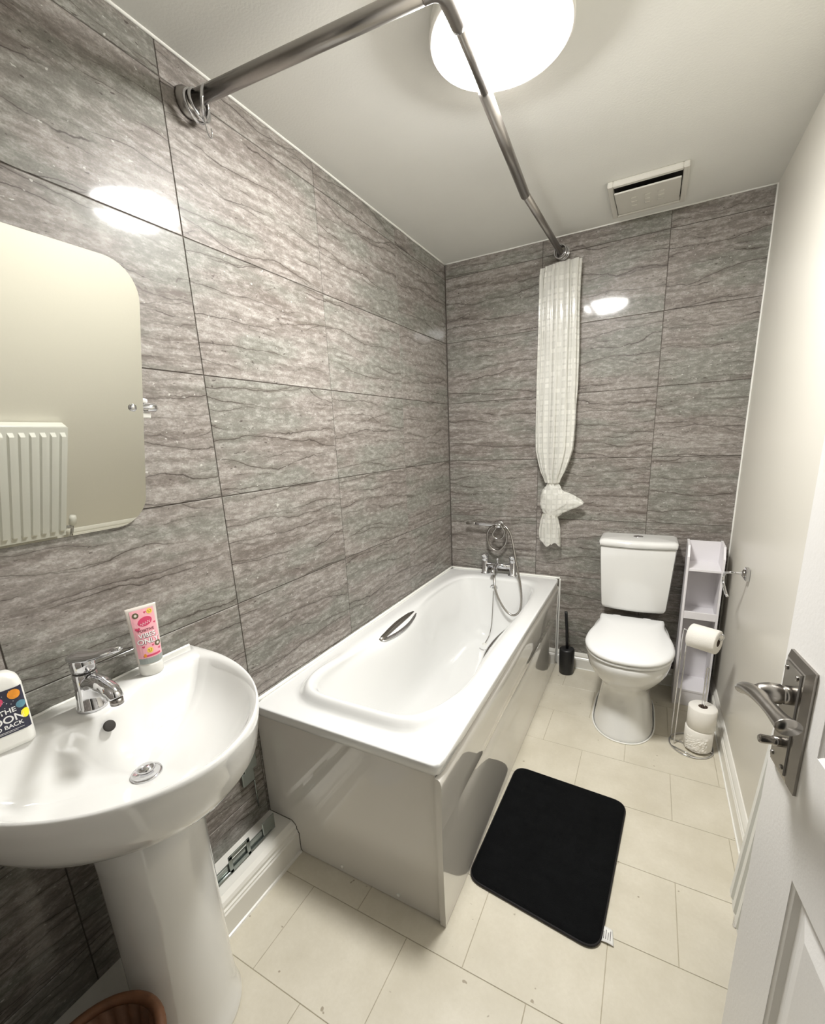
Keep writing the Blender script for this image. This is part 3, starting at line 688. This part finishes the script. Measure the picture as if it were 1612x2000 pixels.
# ------------------------------------------------------------------ basin and pedestal
BY = -2.295
bas = thing('washbasin', 'white ceramic pedestal washbasin on the tiled left wall', 'washbasin', (.001, BY, 0))
def dshape(cx, a, b, x0, n=1.95, NA=72, NK=16, side_in=0.0):
    """front half superellipse from +b side around the front to -b, then straight back edge"""
    pts = []
    ns = 8
    for k in range(ns): 
        t_ = k / ns; pts.append((x0 + (cx - x0) * t_, -(b - side_in * (1 - t_))))
    for k in range(NA + 1):
        th = -PI / 2 + PI * k / NA; u, v = sup(th, n) if True else (0, 0); pts.append((cx + a * u, b * v))
    for k in range(1, ns + 1):
        t_ = 1 - k / ns; pts.append((x0 + (cx - x0) * t_, b - side_in * (1 - t_)))
    for k in range(1, NK): pts.append((x0, (b - side_in) * (1 - 2 * k / NK)))
    return pts
def Z(o, z): return [(x, y, z) for x, y in o]
RZb = .905
out0 = dshape(.085, .424, .306, .003, 1.92)
def shrink(o, s, c=(.20, 0)): return [(max(.003, c[0] + (x - c[0]) * s), c[1] + (y - c[1]) * s) for x, y in o]
bowl = dshape(.125, .368, .279, .088, 2.0, side_in=.010)
def bump_back(o):     # the tap platform swells into the bowl
    r = []
    for x, y in o:
        w_ = math.exp(-(y / .075) ** 4) if x < .16 else 0
        r.append((x + .045 * w_ * (1 if x < .12 else max(0, (.16 - x) / .04)), y))
    return r
bowl = bump_back(bowl)
def toward(o, s, c=(.245, 0)): return [(c[0] + (x - c[0]) * s, c[1] + (y - c[1]) * s) for x, y in o]
rings = []
ped_c = (.205, 0)
circ = dshape(.205, .113, .119, .10, 2.0, side_in=.055)
def blend(a, b, t_): return [(p[0] + (q[0] - p[0]) * t_, p[1] + (q[1] - p[1]) * t_) for p, q in zip(a, b)]
rings.append(Z(circ, .680)); rings.append(Z(circ, .700)); rings.append(Z(blend(circ, shrink(out0, .93), .30), .715)); rings.append(Z(blend(circ, shrink(out0, .94), .62), .742)); rings.append(Z(blend(circ, shrink(out0, .955), .86), .778))
rings.append(Z(shrink(out0, .955), .812)); rings.append(Z(shrink(out0, .975), .845)); rings.append(Z(shrink(out0, .992), .875)); rings.append(Z(out0, RZb - .012)); rings.append(Z(shrink(out0, .998), RZb - .004)); rings.append(Z(shrink(out0, .985), RZb))
rings.append(Z(blend(out0, bowl, .55), RZb - .001)); rings.append(Z(toward(bowl, 1.01), RZb - .003)); rings.append(Z(toward(bowl, .985), RZb - .009)); rings.append(Z(toward(bowl, .955), RZb - .022))
for s, g in ((.90, .047), (.82, .074), (.70, .098), (.55, .114), (.38, .122), (.22, .126), (.12, .128)): rings.append(Z(toward(bowl, s), RZb - g))
bo = link('basin', loft(bmesh.new(), rings, True, True), 'ceramic', bas, True)
link('pedestal', loft(bmesh.new(), [Z(shrink(circ, s, (.18, 0)), z) for z, s in ((0, 1.06), (.012, 1.07), (.03, 1.02), (.10, .995), (.35, .98), (.60, .985), (.682, 1.0))]), 'ceramic', bas, True)
dr = link('waste', lathe(bmesh.new(), [(.032, 0), (.031, .004), (.026, .0035), (.022, .001), (.002, .001)], (.245, 0, RZb - .1275), 'Z', 32), 'chrome', bas, True)
link('waste_plug', lathe(bmesh.new(), [(.017, 0), (.0185, .002), (.0185, .006), (.014, .009), (.002, .0105)], (.245, .0, RZb - .118), 'Z', 28), 'chrome', dr, True).rotation_euler = (0, 0, 0)
link('overflow_hole', lathe(bmesh.new(), [(.0125, 0), (.0125, .002), (.009, .003)], (0, 0, 0), 'Z', 24), 'dark', bas, True, loc=(.1480, -.008, RZb - .030), rot=(0, math.radians(62), 0))
bm = bmesh.new()
pts = []
for k in range(30): 
    y = -.30 + .60 * k / 29; pts.append((.004 + .002 * noise.noise(Vector((y * 20, 0, 0))), y, RZb + .001 + .002 * noise.noise(Vector((y * 30, 3, 0)))))
link('wall_seal', tube(bm, pts, .004, 6), 'bead', bas, True)
# basin mixer
tp = thing('basin_mixer_tap', 'chrome single-lever mixer tap on the washbasin', 'tap', (.083, BY - .003, RZb - .001))
link('body', lathe(bmesh.new(), [(.031, 0), (.031, .006), (.0285, .010), (.0255, .050), (.0240, .088), (.0225, .090)], seg=32), 'chrome', tp, True)
link('spout', tube(bmesh.new(), spline([(.004, 0, .060), (.04, 0, .074), (.075, 0, .072), (.105, 0, .062), (.112, 0, .050)], 6), [.020] * 6 + [.019] * 6 + [.0175] * 6 + [.016] * 6 + [.0145], 18), 'chrome', tp, True)
link('aerator', lathe(bmesh.new(), [(.013, .0), (.013, -.012), (.010, -.012)], (.113, 0, .050), 'Z', 20), 'steel', tp, True)
link('collar', lathe(bmesh.new(), [(.0225, .090), (.0225, .0945)], seg=28), 'dark', tp, True)
bm = bmesh.new(); lathe(bm, [(.0235, .0945), (.0245, .10), (.0245, .118), (.022, .128), (.010, .133)], seg=28)
tube(bm, spline([(-.026, 0, .122), (.0, 0, .127), (.05, 0, .139), (.11, 0, .158), (.172, 0, .180)], 5), [.014, .022, .024, .0245, .0245] + [.0245, .024, .023, .022, .021] + [.020, .019, .018, .017, .0165] + [.016, .015, .014, .013, .011, .007], 16, flat=.55, updir=(0, 0, 1))
link('lever', bm, 'chrome', tp, True)

# ------------------------------------------------------------------ decals on bottle and tube
def text_mesh(body, size):
    cu = bpy.data.curves.new('t', 'FONT'); cu.body = body; cu.size = size; cu.align_x = 'CENTER'; cu.align_y = 'CENTER'; cu.offset = size * .018
    ob = bpy.data.objects.new('t', cu); COL.objects.link(ob); bpy.context.view_layer.update()
    me = bpy.data.meshes.new_from_object(ob.evaluated_get(bpy.context.evaluated_depsgraph_get()))
    bpy.data.objects.remove(ob, do_unlink=True); bpy.data.curves.remove(cu)
    return me
def decal(name, me_or_bm, surf, parent, m, off, u0, v0, rot=0, kind=None):
    bm = bmesh.new()
    if isinstance(me_or_bm, bpy.types.Mesh): bm.from_mesh(me_or_bm)
    else: bm = me_or_bm
    c, s = math.cos(rot), math.sin(rot)
    for v in bm.verts:
        u, w_ = v.co.x * c - v.co.y * s + u0, v.co.x * s + v.co.y * c + v0
        v.co = surf(u, w_, off)
    return link(name, bm, m, parent)
def disc(r, seg=20, sx=1, sy=1):
    bm = bmesh.new(); R = [[bm.verts.new((r * f * sx * math.cos(k * 2 * PI / seg), r * f * sy * math.sin(k * 2 * PI / seg), 0)) for k in range(seg)] for f in (1, .7, .4, .1)]
    for A, B in zip(R, R[1:]):
        for k in range(seg): bm.faces.new((A[k], A[(k + 1) % seg], B[(k + 1) % seg], B[k]))
    bm.faces.new(R[-1]); return bm
def heart(s):
    bm = bmesh.new(); pts = []
    for k in range(24):
        a = 2 * PI * k / 24; pts.append((s * .06 * 16 * math.sin(a) ** 3, s * .06 * (13 * math.cos(a) - 5 * math.cos(2 * a) - 2 * math.cos(3 * a) - math.cos(4 * a)), 0))
    bm.faces.new([bm.verts.new(p) for p in pts]); return bm
def grid(u0, u1, v0, v1, nu=10, nv=12):
    bm = bmesh.new(); V = [[bm.verts.new((u0 + (u1 - u0) * i / nu, v0 + (v1 - v0) * j / nv, 0)) for i in range(nu + 1)] for j in range(nv + 1)]
    for j in range(nv):
        for i in range(nu): bm.faces.new((V[j][i], V[j][i + 1], V[j + 1][i + 1], V[j + 1][i]))
    return bm
# tube: local frame u along +y, v up, outward +x
TB = (.052, -2.138, RZb - .001)
tu = thing('body_wash_tube', 'pink squeezable toiletry tube standing on its cap beside the basin tap', 'tube', TB, 0, rot=(0, math.radians(3.5), math.radians(-14)))
TH_ = .188
def tsec(t_): # half width, half depth at height t_
    return .0285 + .007 * t_, .0265 * (1 - t_ ** 1.6) + .0008
def tsurf(u, v, off):
    t_ = v / TH_; hw, hd = tsec(t_); uu = max(-.995, min(.995, u / hw)); return (hd * math.sqrt(1 - abs(uu) ** 2.2) + off, u, v)
bm = bmesh.new(); rings = []
for i in range(25):
    z = .034 + (TH_ - .034) * i / 24; hw, hd = tsec(z / TH_)
    rings.append([(hd * math.sin(a) * 1.0, hw * math.cos(a), z) for a in [2 * PI * k / 40 for k in range(40)]])
body = link('tube_body', loft(bm, rings), 'tubew', tu, True)
link('cap', lathe(bmesh.new(), [(.0255, 0), (.028, .003), (.0285, .030), (.0275, .034)], seg=40, sx=.93, sy=1.0), 'wplas', tu, True)
lb = decal('label', grid(-.0275, .0275, .052, .180), tsurf, body, 'pink', .0008, 0, 0)
decal('gel_band', grid(-.027, .027, .036, .052), tsurf, body, 'gel', .0006, 0, 0)
decal('lettering_shadow', text_mesh('VIBES', .0165), tsurf, body, 'shadeink', .0013, .0012, .1112); decal('lettering', text_mesh('VIBES', .0165), tsurf, body, 'white', .0017, 0, .1125)
decal('lettering_shadow', text_mesh('ONLY', .0185), tsurf, body, 'shadeink', .0013, .0012, .0952); decal('lettering', text_mesh('ONLY', .0185), tsurf, body, 'white', .0017, 0, .0965)
decal('small_lettering', text_mesh('POSITIVE', .0095), tsurf, body, 'shadeink', .0013, 0, .1255)
decal('emblem', disc(.017, 24, 1, .68), tsurf, body, 'hot', .0012, .002, .148, .25)
sq = [(-.012 + .024 * k / 20, .0028 * math.sin(k * 1.3), 0) for k in range(21)]
bm = bmesh.new()
for a, b in zip(sq, sq[1:]): bm.faces.new([bm.verts.new(p) for p in ((a[0], a[1] - .0007, 0), (b[0], b[1] - .0007, 0), (b[0], b[1] + .0007, 0), (a[0], a[1] + .0007, 0))])
decal('script_squiggle', bm, tsurf, body, 'white', .0016, .002, .144, .25)
def smiley(u, v, r):
    f = decal('smiley', disc(r), tsurf, body, 'yellow', .0013, u, v)
    bm = bmesh.new()
    for e_ in (-.38, .38): 
        q = [bm.verts.new((e_ * r + .14 * r * math.cos(k * PI / 4), .28 * r + .2 * r * math.sin(k * PI / 4), 0)) for k in range(8)]; bm.faces.new(q)
    arc = [(.55 * r * math.cos(PI + PI * k / 8), .55 * r * math.sin(PI + PI * k / 8) * .8 - .05 * r) for k in range(9)]
    arc2 = [(x * .78, y * .78) for x, y in arc]
    for k in range(8): bm.faces.new([bm.verts.new((p[0], p[1], 0)) for p in (arc[k], arc[k + 1], arc2[k + 1], arc2[k])])
    decal('smiley_face', bm, tsurf, body, 'ink', .0016, u, v)
smiley(.017, .171, .0068); smiley(-.001, .072, .0072)
for u, v, s in ((-.018, .131, .0060), (.006, .171, .003), (-.014, .083, .0036), (.008, .083, .003), (.022, .070, .0034), (.023, .140, .003)): decal('heart', heart(s), tsurf, body, 'hot', .0013, u, v)
for u, v, r in ((-.016, .167, .0072), (.020, .084, .0075)): decal('donut', disc(r), tsurf, body, 'olive', .0012, u, v); decal('donut_centre', disc(r * .45), tsurf, body, 'tubew', .0015, u, v)
decal('strip', grid(-.020, .020, .0555, .0605), tsurf, body, 'hot', .0012, .002, 0)
decal('gingerbread', disc(.005, 12, .6, 1), tsurf, body, 'orange', .0014, -.014, .060)
# pump bottle
SB = (.070, -2.452, RZb - .001)
so = thing('soap_pump_bottle', 'white pump soap bottle with a dark space-themed label at the left of the basin', 'bottle', SB, math.radians(-8))
def rrect(hx, hy, r, z, n=8):
    out = []
    for cx, cy, a0 in ((hx - r, hy - r, 0), (-hx + r, hy - r, PI / 2), (-hx + r, -hy + r, PI), (hx - r, -hy + r, 1.5 * PI)):
        for k in range(n + 1): a = a0 + PI / 2 * k / n; out.append((cx + r * math.cos(a), cy + r * math.sin(a), z))
    return out
bd = link('bottle_body', loft(bmesh.new(), [rrect(.023, .042, .014, 0), rrect(.026, .045, .016, .003), rrect(.0265, .0455, .016, .010), rrect(.0265, .0455, .016, .128), rrect(.025, .043, .016, .142), rrect(.020, .034, .014, .152), rrect(.012, .013, .010, .158), rrect(.012, .012, .0115, .166)]), 'wplas', so, True)
link('pump_collar', lathe(bmesh.new(), [(.015, .166), (.016, .168), (.016, .182), (.012, .185), (.005, .186), (.005, .20), (.009, .202), (.009, .212), (.004, .214)], seg=24), 'wplas', so, True)
link('pump_nozzle', tube(bmesh.new(), [(0, 0, .207), (.03, .012, .207), (.042, .017, .202)], .006, 10), 'wplas', so, True)
def bsurf(u, v, off):
    e_ = max(0, min(.0155, abs(u) - .0295)); return (.0268 + off - (.016 - math.sqrt(.016 ** 2 - e_ ** 2)), u, v)
lb = decal('label', grid(-.0385, .0415, .034, .126, 16, 4), bsurf, bd, 'navy', .0006, 0, 0)
decal('lettering', text_mesh('TO THE', .0145), bsurf, bd, 'white', .0012, -.001, .081, .03); decal('lettering', text_mesh('MOON', .021), bsurf, bd, 'white', .0012, .001, .064, .03); decal('lettering', text_mesh('AND BACK', .0115), bsurf, bd, 'white', .0012, .001, .0495, .03)
decal('emblem', disc(.020, 24, 1.1, .62), bsurf, bd, 'hot', .0010, -.012, .102, .3)
decal('planet', disc(.0100), bsurf, bd, 'orange', .0012, .027, .113); decal('planet', disc(.0080), bsurf, bd, 'teal', .0012, .0335, .088)
decal('moon', disc(.0090, 20, .8, 1.1), bsurf, bd, 'lemon', .0012, .0365, .066)
bm = bmesh.new()
for k in range(26):
    u, v = random.uniform(-.036, .032), random.uniform(.088, .124); r = random.uniform(.0004, .0009); bm.faces.new([bm.verts.new((u + r * math.cos(a * PI / 3), v + r * math.sin(a * PI / 3), 0)) for a in range(6)])
decal('stars', bm, bsurf, bd, 'white', .0011, 0, 0)
decal('lower_text_line', grid(-.034, .030, .0400, .0408, 1, 1), bsurf, bd, 'white', .0011, 0, 0); decal('lower_text_line', grid(-.034, .020, .0375, .0381, 1, 1), bsurf, bd, 'white', .0011, 0, 0)

# ------------------------------------------------------------------ tilting mirror
mi = thing('tilting_mirror', 'frameless rounded mirror tilted down above the washbasin', 'mirror', (.083, -2.29, 1.580), 0, rot=(0, math.radians(14.7), 0))
MH, MWd = .300, .240
def rr2(hy, hz, r, n=10):
    o = []
    for cy, cz, a0 in ((hy - r, hz - r, 0), (-hy + r, hz - r, PI / 2), (-hy + r, -hz + r, PI), (hy - r, -hz + r, 1.5 * PI)):
        for k in range(n + 1): a = a0 + PI / 2 * k / n; o.append((cy + r * math.cos(a), cz + r * math.sin(a)))
    return o
o_ = rr2(MWd, MH, .075); 
bm = bmesh.new(); bm.faces.new([bm.verts.new((0, y, z)) for y, z in o_]); link('glass', bm, 'mirror', mi)
bm = loft(bmesh.new(), [[(-.0004, y, z) for y, z in o_], [(-.005, y, z) for y, z in o_]], True, True)
link('backing', bm, 'mback', mi)
for s in (-1, 1):
    link('screw_cap', lathe(bmesh.new(), [(.009, 0), (.009, .002), (.006, .0045), (.001, .005)], (.0005, s * (MWd - .026), -.004), 'X', 20), 'chrome', mi, True)
    bm = bmesh.new(); y = s * (MWd + .004)
    link('pivot_knob', tube(bmesh.new(), [(-.010, s * (MWd - .04), -.004), (-.010, y, -.004), (-.010, y + s * .006, -.004), (-.010, y + s * .030, -.004), (-.010, y + s * .034, -.004)], [.005, .006, .010, .0105, .008], 14), 'chrome', mi, True)
    link('bracket_top', box((-.030, y - .004 + (0 if s > 0 else -.012), .006), (-.012, y + .016 + (0 if s > 0 else -.012), .016), .003, 2), 'wplas', mi)
    br_ = link('wall_bracket', box((-.010 - .058, y - .004 + (0 if s > 0 else -.016), -.030), (-.006, y + .020 + (0 if s > 0 else -.016), -.016), .003, 2), 'wplas', mi)

# ------------------------------------------------------------------ grey plates standing on the boxed skirting
gp = thing('grey_plate_strip', 'grey metal strip with rectangular cut-out lying against tiles on the boxed skirting', 'metal strip', (.068, -1.95, .129), 0)
def frame_bar(y0, y1, z0, z1, t_=.012, x0=.010, x1=.016):
    bm = bmesh.new(); bx(bm, (x0, y0, z0), (x1, y1, z0 + t_), .002); bx(bm, (x0, y0, z1 - t_), (x1, y1, z1), .002); bx(bm, (x0, y0, z0), (x1, y0 + t_, z1), .002); bx(bm, (x0, y1 - t_, z0), (x1, y1, z1), .002); return bm
link('long_strip', box((0, -.27, .0), (.008, .085, .034), .002), 'greyplate', gp)
link('buckle_frame', frame_bar(-.094, -.008, .002, .066, .014), 'greyplate', gp)
link('end_plate', box((.009, .050, .002), (.014, .104, .064), .002), 'greyplate', gp)
link('lower_bead', tube(bmesh.new(), [(.012, -.27, .008), (.012, .085, .008)], .004, 8), 'greyplate', gp, True)
gp = thing('grey_corner_plate', 'small stepped grey metal plate on the tiles between basin and bath end', 'metal plate', (.004, -1.862, .36))
link('plate', box((.0, -.024, .0), (.012, .030, .056), .002), 'greyplate', gp)
link('plate_step', box((.0, -.036, -.046), (.010, .014, .004), .002), 'greyplate', gp)
link('rod', tube(bmesh.new(), [(.006, .012, -.05), (.006, .014, -.166)], .0025, 8), 'greyplate', gp, True)

# ------------------------------------------------------------------ wicker bin
wb_ = thing('wicker_bin', 'brown woven waste bin on the floor under the washbasin', 'waste bin', (.325, -2.540, 0))
rings = []; NW = 96
for i in range(31):
    z = .318 * i / 30; r = .090 + .030 * (z / .318); ring = []
    for k in range(NW):
        a = 2 * PI * k / NW; rr = r + .0035 * math.sin(a * 24 + (PI if i % 2 else 0)); ring.append((rr * math.cos(a) * .92, rr * math.sin(a), z))
    rings.append(ring)
rings += [[(x * .93, y * .93, z) for x, y, z in rings[-1]], [(x * .80, y * .80, .01) for x, y, z in rings[0]]]
link('woven_body', loft(bmesh.new(), rings, True, True), 'wicker', wb_, True)
link('rim', tube(bmesh.new(), [(.121 * .92 * math.cos(a), .121 * math.sin(a), .321) for a in [2 * PI * k / 48 for k in range(48)]], .011, 10, closed=True), 'wicker', wb_, True)

# ------------------------------------------------------------------ bath mat
bmt = thing('bath_mat', 'black plush bath mat with rounded corners on the cream floor', 'bath mat', (.955, -1.345, .001))
cn = [(.7515 - .955, -1.042 + 1.345), (1.203 - .955, -1.064 + 1.345), (1.158 - .955, -1.674 + 1.345), (.738 - .955, -1.628 + 1.345)]
def rpoly(c, r, n=8):
    out = []
    for i in range(len(c)):
        p, q, s = Vector(c[i - 1]), Vector(c[i]), Vector(c[(i + 1) % len(c)])
        a, b = (p - q).normalized(), (s - q).normalized(); h = r / math.tan(a.angle(b) / 2)
        A, B = q + a * h, q + b * h
        for k in range(n + 1):
            t_ = k / n; out.append((1 - t_) ** 2 * A + 2 * t_ * (1 - t_) * q + t_ ** 2 * B)
    return out
oo = rpoly(cn, .05)
dd = []
for i in range(len(oo)):      # densify
    a, b = oo[i], oo[(i + 1) % len(oo)]; m_ = max(1, int((b - a).length / .02))
    dd += [a.lerp(b, k / m_) for k in range(m_)]
rings = []
for s, z in ((.985, 0), (1.0, .003), (1.0, .009), (.985, .0135), (.96, .015)) + tuple((1 - k / 22, .0155) for k in range(1, 22)):
    rings.append([(p.x * s, p.y * s, z if z < .0155 else z + .0018 * noise.noise(Vector((p.x * s * 30, p.y * s * 30, 0))) + .0018 * math.sin((p.x + p.y) * s * 60) * math.sin((p.x - p.y) * s * 60)) for p in dd])
link('pile', loft(bmesh.new(), rings), 'mat_', bmt, True)
link('binding', tube(bmesh.new(), [(p.x * .995, p.y * .995, .006) for p in dd], .0045, 8, closed=True), 'bind', bmt, True)
lbm = bmesh.new(); rings = [[(.196 + u * .006 + t_ * .040, -.245 - .046 * u, .003 + .004 * math.sin(t_ * 3)) for u in (0, .25, .5, .75, 1)] for t_ in [k / 8 for k in range(9)]]
lab = link('care_label', loft(lbm, rings, False, False, closed=False), 'label', bmt, True); lab.modifiers.new('s', 'SOLIDIFY').thickness = .0006
bm = bmesh.new()
for k in range(5): bx(bm, (.206 + k * .006, -.283, .0078), (.2075 + k * .006, -.255 - (k % 2) * .006, .0082))
link('care_print', bm, 'ink', lab)
link('loose_thread', tube(bmesh.new(), [(.218, -.010, .004), (.226, -.013, .006), (.230, -.010, .004)], .0015, 6), 'bind', bmt, True)

# ------------------------------------------------------------------ door leaf, opened against the right wall
ang = math.radians(-7.0)
P0 = Vector((1.4129, -1.9133, 0.0))
dr = bpy.data.objects.new('door_1', None); COL.objects.link(dr); dr['kind'] = 'structure'
# local axes: +x runs to the free edge, -y is away from the camera side? (built so that +y faces into the room)
dr.location = P0; dr.rotation_euler = (0, 0, PI / 2 - ang)
# local x = d (towards the free edge), local y = left normal (towards -x of the room)
HL, HR, DZ0, DZ1, TK = -.775, .040, .008, 2.115, .038
def dbox(name, lo, hi, m='door', bev=.0015, par=None): return link(name, box(lo, hi, bev), m, par or dr)
dbox('core', (HL + .02, -TK + .010, DZ0 + .02), (HR - .02, -.012, DZ1 - .02), bev=0)
stiles = [(-.100, HR), (-.415, -.325), (HL, -.640)]
rails = [(DZ0, .21), (.795, 1.013), (1.93, DZ1)]
for a, b in stiles: dbox('stile', (a, -TK, DZ0), (b, 0, DZ1), bev=0)
openx = [(-.325, -.100), (-.640, -.415)]
for z0, z1 in rails:
    for a, b in openx: dbox('rail', (a, -TK, z0), (b, 0, z1), bev=0)
for (a, b) in openx:
    for z0, z1 in ((.21, .795), (1.013, 1.93)):
        bm = bmesh.new(); rings = []
        for ins, dep in ((0, -.001), (.006, -.004), (.012, -.0115), (.022, -.012), (.026, -.010), (.052, -.0035), (.056, -.0035)):
            rings.append([(a + ins, dep, z0 + ins), (b - ins, dep, z0 + ins), (b - ins, dep, z1 - ins), (a + ins, dep, z1 - ins)])
        loft(bm, rings, False, True); link('moulded_panel', bm, 'door', dr)
bm = bmesh.new(); bx(bm, (HR - .0005, -.030, .97), (HR + .001, -.008, 1.13)); link('lock_faceplate', bm, 'steel', dr)
for z in (.25, 1.85): link('hinge', tube(bmesh.new(), [(HL - .004, -.002, z), (HL - .004, -.002, z + .09)], .006, 10), 'steel', dr, True)
# handle set (turns and is screwed on: a thing of its own on the leaf)
dh = thing('lever_door_handle', 'dark satin chrome lever handle on a long backplate of the white door', 'door handle', tuple(P0 + Vector((0, 0, 1.03))), PI / 2 - ang)
bm = bmesh.new()
def rc(x0, x1, z0, z1, y): return [(x0, y, z0), (x1, y, z0), (x1, y, z1), (x0, y, z1)]
loft(bm, [rc(-.066, .016, -.112, .094, 0), rc(-.066, .016, -.112, .094, .004), rc(-.056, .006, -.100, .086, .011), rc(-.050, .001, -.092, .082, .0115), rc(-.0495, .0005, -.0915, .0815, .014)])
bp_ = link('backplate', bm, 'steel', dh)
for x, z in ((-.006, .072), (-.042, .072), (-.006, -.082), (-.042, -.082)):
    link('screw', lathe(bmesh.new(), [(.0040, .013), (.0038, .0155), (.002, .0165)], (x, 0, z), 'Y', 12), 'steel', bp_, True)
link('rose', lathe(bmesh.new(), [(.0145, .013), (.0145, .022), (.013, .024), (.0155, .026), (.016, .040), (.013, .052), (.009, .060)], (-.028, 0, .036), 'Y', 22), 'steel', dh, True)
lv = spline([(.012, .060, .016), (-.004, .0615, .026), (-.028, .062, .036), (-.055, .0615, .043), (-.085, .060, .046), (-.118, .057, .047), (-.140, .054, .048)], 5)
nl = len(lv); rad_ = [.0125 + .0025 * math.sin(PI * min(1, i / nl * 1.6)) - .0015 * math.sin(PI * i / nl) + (.005 * max(0, (i / nl - .75) * 4)) for i in range(nl)]
rad_[0] = .007
link('lever', tube(bmesh.new(), lv, rad_, 16, flat=.72, updir=(0, 0, 1)), 'steel', dh, True)
tn = link('thumb_turn', tube(bmesh.new(), [(-.026, .013, -.048), (-.026, .024, -.048), (-.026, .0245, -.048), (-.026, .040, -.048), (-.026, .043, -.048)], [.008, .008, .0065, .0072, .005], 14), 'steel', dh, True)
